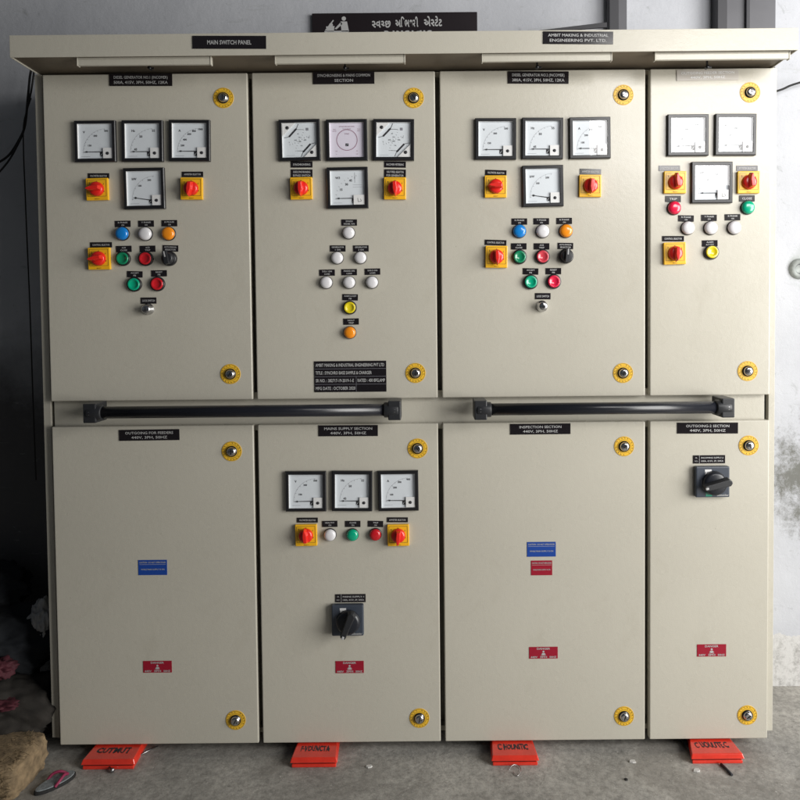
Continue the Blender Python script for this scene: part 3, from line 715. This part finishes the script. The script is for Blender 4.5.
# ------------------------------------------------------------------ wall sign
sx0, sx1 = P(312.5, 20, WALL_Y).x, P(477, 20, WALL_Y).x
sz1, sz0 = P(400, 14.2, WALL_Y).z, P(400, 52, WALL_Y).z
sc_x = (sx0+sx1)/2; sc_z = (sz0+sz1)/2
sign = MB(); sign.box(sx0-sc_x, sx1-sc_x, -.012, 0, sz0-sc_z, sz1-sc_z, 'sign_black')
sign = sign.done('wall_sign', loc=(sc_x, WALL_Y-.0005, sc_z), bevel=.002)
tag(sign, 'black sign board with white Gujarati lettering and litter bin symbol on the wall', 'sign')
def sp(px, py):
    q = P(px, py, WALL_Y-.013); return q.x-sc_x, q.z-sc_z
b = MB()
def cluster(items, x0, x1, ybase, hpx):
    """lay Gujarati glyph pieces side by side; (char, cut) keeps the left share of a glyph, mark = drawn over the previous one"""
    pieces = []; x = 0
    for ch, cut, mode in items:
        vs, fs, a, c = glyphs(ch, .03)
        wd = (c-a)
        if mode == 'over': pieces.append((vs, fs, a, x-.10-wd, None)); continue
        pieces.append((vs, fs, a, x, a+wd*cut if cut < 1 else None)); x += wd*cut+.05
    X0, Zb = sp(x0, ybase); X1, _ = sp(x1, ybase); k = (X1-X0)/x; kz = (hpx*2.05/700)/.62
    for vs, fs, a, ox, cut in pieces:
        t = bmesh.new(); vv = [t.verts.new((p[0], p[1], 0)) for p in vs]
        for f in fs:
            try: t.faces.new([vv[i] for i in f])
            except ValueError: pass
        if cut is not None:
            bmesh.ops.bisect_plane(t, geom=t.verts[:]+t.edges[:]+t.faces[:], plane_co=(cut, 0, 0), plane_no=(1, 0, 0), clear_outer=True)
        mp = {}
        for v in t.verts: mp[v.index if False else v] = b.bm.verts.new((X0+(v.co.x-a+ox)*k, -.0125, Zb+v.co.y*kz))
        kk = b.mi('ink_white')
        for f in t.faces:
            try: b.bm.faces.new([mp[v] for v in f.verts]).material_index = kk
            except ValueError: pass
        t.free()
cluster([('સ', .66, ''), ('વ', 1, ''), ('ચ', .66, ''), ('છ', 1, '')], 372, 391, 27.4, 6.2)
cluster([('અ', 1, ''), ('િ', 1, ''), ('ભ', 1, ''), ('શ', .72, ''), ('ર', .8, ''), ('ી', 1, '')], 395.5, 418.5, 26.8, 6.6)
cluster([('એ', 1, ''), ('સ', .66, ''), ('ટ', 1, ''), ('ે', 1, 'over'), ('ટ', 1, '')], 424, 442.5, 26.0, 6.4)
cluster([('અ', 1, ''), ('મ', 1, ''), ('દ', 1, ''), ('ા', 1, ''), ('વ', 1, ''), ('ા', 1, ''), ('દ', 1, '')], 384, 434, 36.5, 5.5)
b.done('lettering', sign, recalc=False); b = MB()
# litter symbol: a figure dropping rubbish into a slanted bin
def poly(pts): b.prism([sp(*p) for p in pts], -.0127, -.0121, 'ink_white')
x, z = sp(343.8, 18.6); b.disc(x, z, .0062, -.0125, 'ink_white')
poly([(340.5, 21.5), (347, 21.5), (349, 31.5), (341.5, 31.5)])
poly([(341, 22), (342.4, 24), (336.5, 29.3), (334.5, 29)])
poly([(326, 26.5), (334.5, 26), (333.8, 31.5), (327, 31.5)])
x, z = sp(331, 25); b.disc(x, z, .0055, -.0124, 'ink_white')
for a, c in (((325.5, 30.5), (333.5, 20.2)),):
    (ax, az), (cx_, cz_) = sp(*a), sp(*c); b.line(ax, az, cx_, cz_, .0035, -.0126, 'ink_white')
poly([(324.5, 31), (348.5, 30.6), (348.5, 33), (324.5, 33)])
b.done('litter_symbol', sign, recalc=False)

# steel window panel and post on the wall above the cabinet
def wpx(x, y, Y=WALL_Y): q = P(x, y, Y); return q.x, q.z
x0, _ = wpx(713, 20); x1, _ = wpx(772, 20)
root = empty('steel_window', ((x0+x1)/2, WALL_Y, 1.70)); tag(root, 'dark grey closed steel window high on the wall at right', 'window')
w = (x1-x0)/2
b = MB(); b.box(-w, w, -.02, 0, 0, .6, 'frame_grey'); b.done('shutter_panel', root)
b = MB(); b.box(-w-.006, -w+.022, -.045, -.0001, -.01, .6, 'frame_dark'); b.box(-.003, .008, -.03, -.0202, 0, .6, 'frame_dark'); b.done('window_frame', root, bevel=.002)
x0, _ = wpx(606, 20); x1, _ = wpx(625, 20)
b = MB(); w = (x1-x0)/2; b.box(-w, w, -.02, 0, 0, .6, 'frame_grey'); b.box(-w, -w+.028, -.034, -.0201, 0, .6, 'frame_dark')
tag(b.done('steel_post', loc=((x0+x1)/2, WALL_Y-.0005, 1.70), bevel=.002), 'dark blue grey steel post on the wall above the company plate', 'post')
a = P(498, 35, .2); c = P(607, 23.5, .2)
b = MB(); b.prism([(a.x, a.z-.002), (a.x, a.z), (c.x, c.z+.004), (c.x, c.z-.010)], .2, .206, 'frame_dark')
tag(b.done('metal_strip', bevel=.001), 'thin dark metal strip lying at a slant on the cabinet canopy', 'metal strip')

# round fitting on the right wall
q = P(799, 269, WALL_Y)
b = MB(); b.lathe([(0, -.003), (.012, -.003), (.015, -.008), (.022, -.011), (.028, -.007), (.030, 0)], None, 28, mats=['fitting_grey', 'frame_grey', 'fitting_grey', 'fitting_grey', 'fitting_grey'])
tag(b.done('wall_socket', loc=(q.x, WALL_Y-.0005, q.z)), 'round grey conduit box on the white wall at the right edge', 'conduit box')

# ------------------------------------------------------------------ loose cables
def spline(pts, n=8):
    pts = [Vector(p) for p in pts]; out = []
    for i in range(len(pts)-1):
        p0, p1, p2, p3 = pts[max(i-1, 0)], pts[i], pts[i+1], pts[min(i+2, len(pts)-1)]
        for k in range(n):
            t = k/n; out.append(.5*((2*p1)+(p2-p0)*t+(2*p0-5*p1+4*p2-p3)*t*t+(3*p1-p0-3*p2+p3)*t**3))
    return out+[pts[-1]]
def cable(pl, r, lab):
    pts = [P(x, y, Y) for x, y, Y in pl]; o = pts[0].copy()
    b = MB(); b.tube(spline([p-o for p in pts]), r, 'rubber', 8); tag(b.done('cable', loc=o), lab, 'cable', 'loose black cables on the wall')
cable([(32, 68, .24), (30, 76, .24), (28, 96, .23), (25, 125, .23), (19, 140, .23), (8, 156, .23), (-8, 166, .23)], .0032, 'thick black cable curving from the canopy corner to the left edge')
cable([(34, 72, .235), (31, 92, .225), (27, 110, .225), (24, 130, .225), (16, 148, .225), (7, 163, .225), (-8, 180, .225)], .0026, 'second black cable curving down to the left edge just below the thick one')
cable([(31, 98, .235), (24, 122, .22), (23.5, 150, .22), (25, 190, .22), (27, 240, .22), (30, 310, .22), (33, 400, .22), (36, 480, .22)], .0018, 'thin black cable hanging straight down beside the left flank')
cable([(774, 92, .27), (783, 89, .27), (792, 85, .27), (812, 79, .27)], .0030, 'short grey black cable leaving the right flank near the top')

# ------------------------------------------------------------------ clutter at the lower left
def lump(name, c, rx, ry, rz, m, amp, freq, lab, cat, seed=0, sub=5, sq=1.0):
    b = MB(); bmesh.ops.create_icosphere(b.bm, subdivisions=sub, radius=1)
    for v in b.bm.verts:
        d = v.co.normalized()
        if sq != 1.0: d = Vector([math.copysign(abs(t)**sq, t) for t in d])
        nn = noise.fractal(d*freq+Vector((seed, seed*2, 0)), 1.0, 2.0, 4)
        wv = noise.noise(d*freq*.8+Vector((seed*3, 1, 4)))
        nn += .35*(1-abs(math.sin(9*(d.z+.6*wv)+3*d.x)))*(0 if m in ('jute', 'plastic_bag') else 1)
        d = d*(1+amp*nn)
        v.co = Vector((d.x*rx, d.y*ry, max(d.z*rz, -rz*.9)))
    for f in b.bm.faces: f.smooth = True; f.material_index = 0
    b.mi(m)
    o = b.done(name, loc=c); tag(o, lab, cat); return o
fz = FLOOR_Z
# jute bale: rounded block with loose fibres
q = P(8, 760, -.10)
bale = lump('jute_bale', (q.x-.068, -.10, fz+.040), .130, .085, .045, 'jute', .05, 3, 'tan jute bale with frayed fibres at the lower left corner', 'bale', 3, 6, .36)
b = MB(); rnd = random.Random(4)
for i in range(900):
    a = rnd.uniform(-.12, .12); c_ = rnd.uniform(-.08, .06); top = rnd.random() < .6
    p = Vector((a, c_, .042)) if top else Vector((a, -.082, rnd.uniform(-.03, .038)))
    d = Vector((rnd.uniform(-1, 1), rnd.uniform(-.6, .6), rnd.uniform(-.3, .3))).normalized()*rnd.uniform(.006, .018)
    b.tube([p-d, p+Vector((0, -.0015 if not top else 0, .0015)), p+d], .0005, 'jute', 3, cap=False)
b.done('fibre', bale, recalc=False)['kind'] = 'stuff'
lump('dark_sack', (P(15, 725, .06).x-.02, .06, fz+.085), .15, .10, .09, 'sack_dark', .22, 1.8, 'dark brown slumped sack behind the jute bale', 'sack', 8)
lump('cloth_bundle', (P(12, 680, .12).x-.02, .14, fz+.235), .15, .09, .085, 'cloth_navy', .25, 2.0, 'dark navy cloth bundle heaped on the brown sack', 'cloth bundle', 12)
lump('cloth_bundle', (P(0, 640, .17).x-.06, .20, fz+.36), .12, .08, .07, 'cloth_navy', .25, 2.2, 'black cloth bundle at the top of the dark heap', 'cloth bundle', 17)
q = P(43, 618, .13)
bag = lump('plastic_bag', (q.x, .13, q.z-.02), .034, .035, .070, 'plastic_bag', .32, 2.4, 'crumpled grey plastic bag wedged against the left flank', 'plastic bag', 21)
# red rags
for i, (x, y, Y, rx, rz, lab) in enumerate(((1, 668, .03, .030, .022, 'dark red rag hanging on the heap at the left edge'), (4, 703, 0.0, .040, .010, 'flat crimson rag lying on the brown sack at the left edge'))):
    q = P(x, y, Y); lump('rag', (q.x, Y, q.z), rx, .03, rz, 'cloth_red', .5, 2.5, lab, 'rag', 30+i, 4)
# sandal with pink straps
Y = -.11
q = P(55, 776, Y)
root = empty('sandal', (q.x, Y, fz)); tag(root, 'grey sandal with a pink strap on the floor beside the jute bale', 'sandal'); root.rotation_euler.z = math.radians(-38); root.scale = (.78, .78, .78)
def outline(sc, n=24):
    return [(sc*.026*math.cos(t)*(1+.12*math.sin(t)), sc*.062*math.sin(t)) for t in [2*PI*i/n for i in range(n)]]
for nm, sc, z0, z1, m in (('sole', 1.0, 0, .010, 'rubber'), ('footbed', .94, .0102, .014, 'grey_cloth')):
    b = MB(); k = b.mi(m); A = [b.bm.verts.new((x, y, z0)) for x, y in outline(sc)]; B = [b.bm.verts.new((x, y, z1)) for x, y in outline(sc)]; N = len(A)
    b.bm.faces.new(A[::-1]).material_index = k; b.bm.faces.new(B).material_index = k
    for j in range(N): b.bm.faces.new((A[j], A[(j+1) % N], B[(j+1) % N], B[j])).material_index = k
    b.done(nm, root, bevel=.002)
b = MB()
for sg in (-1, 1): b.tube(spline([(sg*.025, -.012, .010), (sg*.024, .004, .022), (sg*.013, .022, .025), (0, .038, .014)], 6), .0045, 'pink', 8)
b.done('strap', root)

# ------------------------------------------------------------------ litter on the floor
def chip(px, py, s_, m, lab, name='paint_flake', cat='flake'):
    # floor point under that place
    d = rt*((px-425)/F) - up*((py-337)/F) + fw; t = (FLOOR_Z-CAM.z)/d.z; q = CAM+d*t
    b = MB(); k = b.mi(m); n = 7; r = random.Random(px)
    pts = [(s_*(.7+.5*r.random())*math.cos(2*PI*i/n), s_*.7*(.7+.5*r.random())*math.sin(2*PI*i/n)) for i in range(n)]
    A = [b.bm.verts.new((x, y, 0)) for x, y in pts]; B = [b.bm.verts.new((x*.9, y*.9, .003)) for x, y in pts]
    b.bm.faces.new(A[::-1]).material_index = k; b.bm.faces.new(B).material_index = k
    for j in range(n): b.bm.faces.new((A[j], A[(j+1) % n], B[(j+1) % n], B[j])).material_index = k
    tag(b.done(name, loc=(q.x, q.y, FLOOR_Z+.0005)), lab, cat, 'bits of litter on the floor')
chip(697, 771, .010, 'chip', 'white plaster flake on the floor below the rightmost red block')
chip(633, 762, .009, 'chip', 'pale plaster flake on the floor left of the rightmost red block')
chip(369, 767, .008, 'chip', 'small white flake on the floor under the door with three meters')
chip(626, 780, .005, 'rubber', 'small dark pebble on the floor near the bottom edge', 'pebble', 'pebble')
def fp(px, py, z=0.0):
    d = rt*((px-425)/F) - up*((py-337)/F) + fw; return CAM+d*((FLOOR_Z+z-CAM.z)/d.z)
def stick(p0, p1, r, m, name, lab, cat, z=.003):
    a, c = fp(*p0, z), fp(*p1, z); b = MB(); b.tube([Vector((0, 0, 0)), (c-a)*.5+Vector((0, 0, .001)), c-a], r, m, 8); tag(b.done(name, loc=a), lab, cat)
stick((721, 764), (732, 775), .0032, 'frame_dark', 'metal_rod', 'short dark metal rod on the floor in front of the rightmost block', 'rod')
stick((136, 757.5), (158, 746), .0015, 'steel', 'thin_rod', 'thin steel rod beside the leftmost red block', 'rod')
a = fp(509, 770, .002)
pts = [fp(x, y, z)-a for x, y, z in ((509, 770, .002), (513, 765, .006), (519, 766, .003), (521, 771, .004), (517, 776, .002), (513, 772, .002))]
b = MB(); b.tube(spline(pts, 6), .0009, 'steel', 6); tag(b.done('wire', loc=a), 'small curl of wire on the floor before the third red block', 'wire')
a = fp(112, 771, .003)
b = MB(); b.lathe([(0, -.006), (.005, -.006), (.005, 0), (.0022, 0), (.0022, .016), (0, .016)], 'steel', 12); o = b.done('screw', loc=a+Vector((0, 0, .003))); o.rotation_euler = (0, 0, .8); tag(o, 'small steel screw on the floor before the leftmost red block', 'screw')

# ------------------------------------------------------------------ light
def area(name, loc, target, sx, sy, L, col=(1, 1, 1)):
    d = bpy.data.lights.new(name, 'AREA'); d.shape = 'RECTANGLE'; d.size = sx; d.size_y = sy; d.energy = L*PI*sx*sy; d.color = col
    o = bpy.data.objects.new(name, d); COL.objects.link(o); o.location = loc
    o.rotation_euler = (Vector(target)-Vector(loc)).to_track_quat('-Z', 'Y').to_euler(); return o
area('daylight_upper_opening', (1.42, -2.0, 2.11), (1.42, 0, 2.11), 1.08, .70, 5.9, (1, .98, .96)).data.spread = math.radians(105)
area('daylight_doorway', (2.95, -1.75, 1.22), (.5, .2, .45), 1.8, 2.4, 11.5, (1, .985, .95))
w = bpy.data.worlds.new('World'); S.world = w; w.use_nodes = True
w.node_tree.nodes['Background'].inputs[0].default_value = (.82, .9, 1.0, 1); w.node_tree.nodes['Background'].inputs[1].default_value = .06
S.view_settings.view_transform = 'Standard'; S.view_settings.look = 'None'; S.view_settings.exposure = .1; S.view_settings.gamma = 1
S.cycles.max_bounces = 6
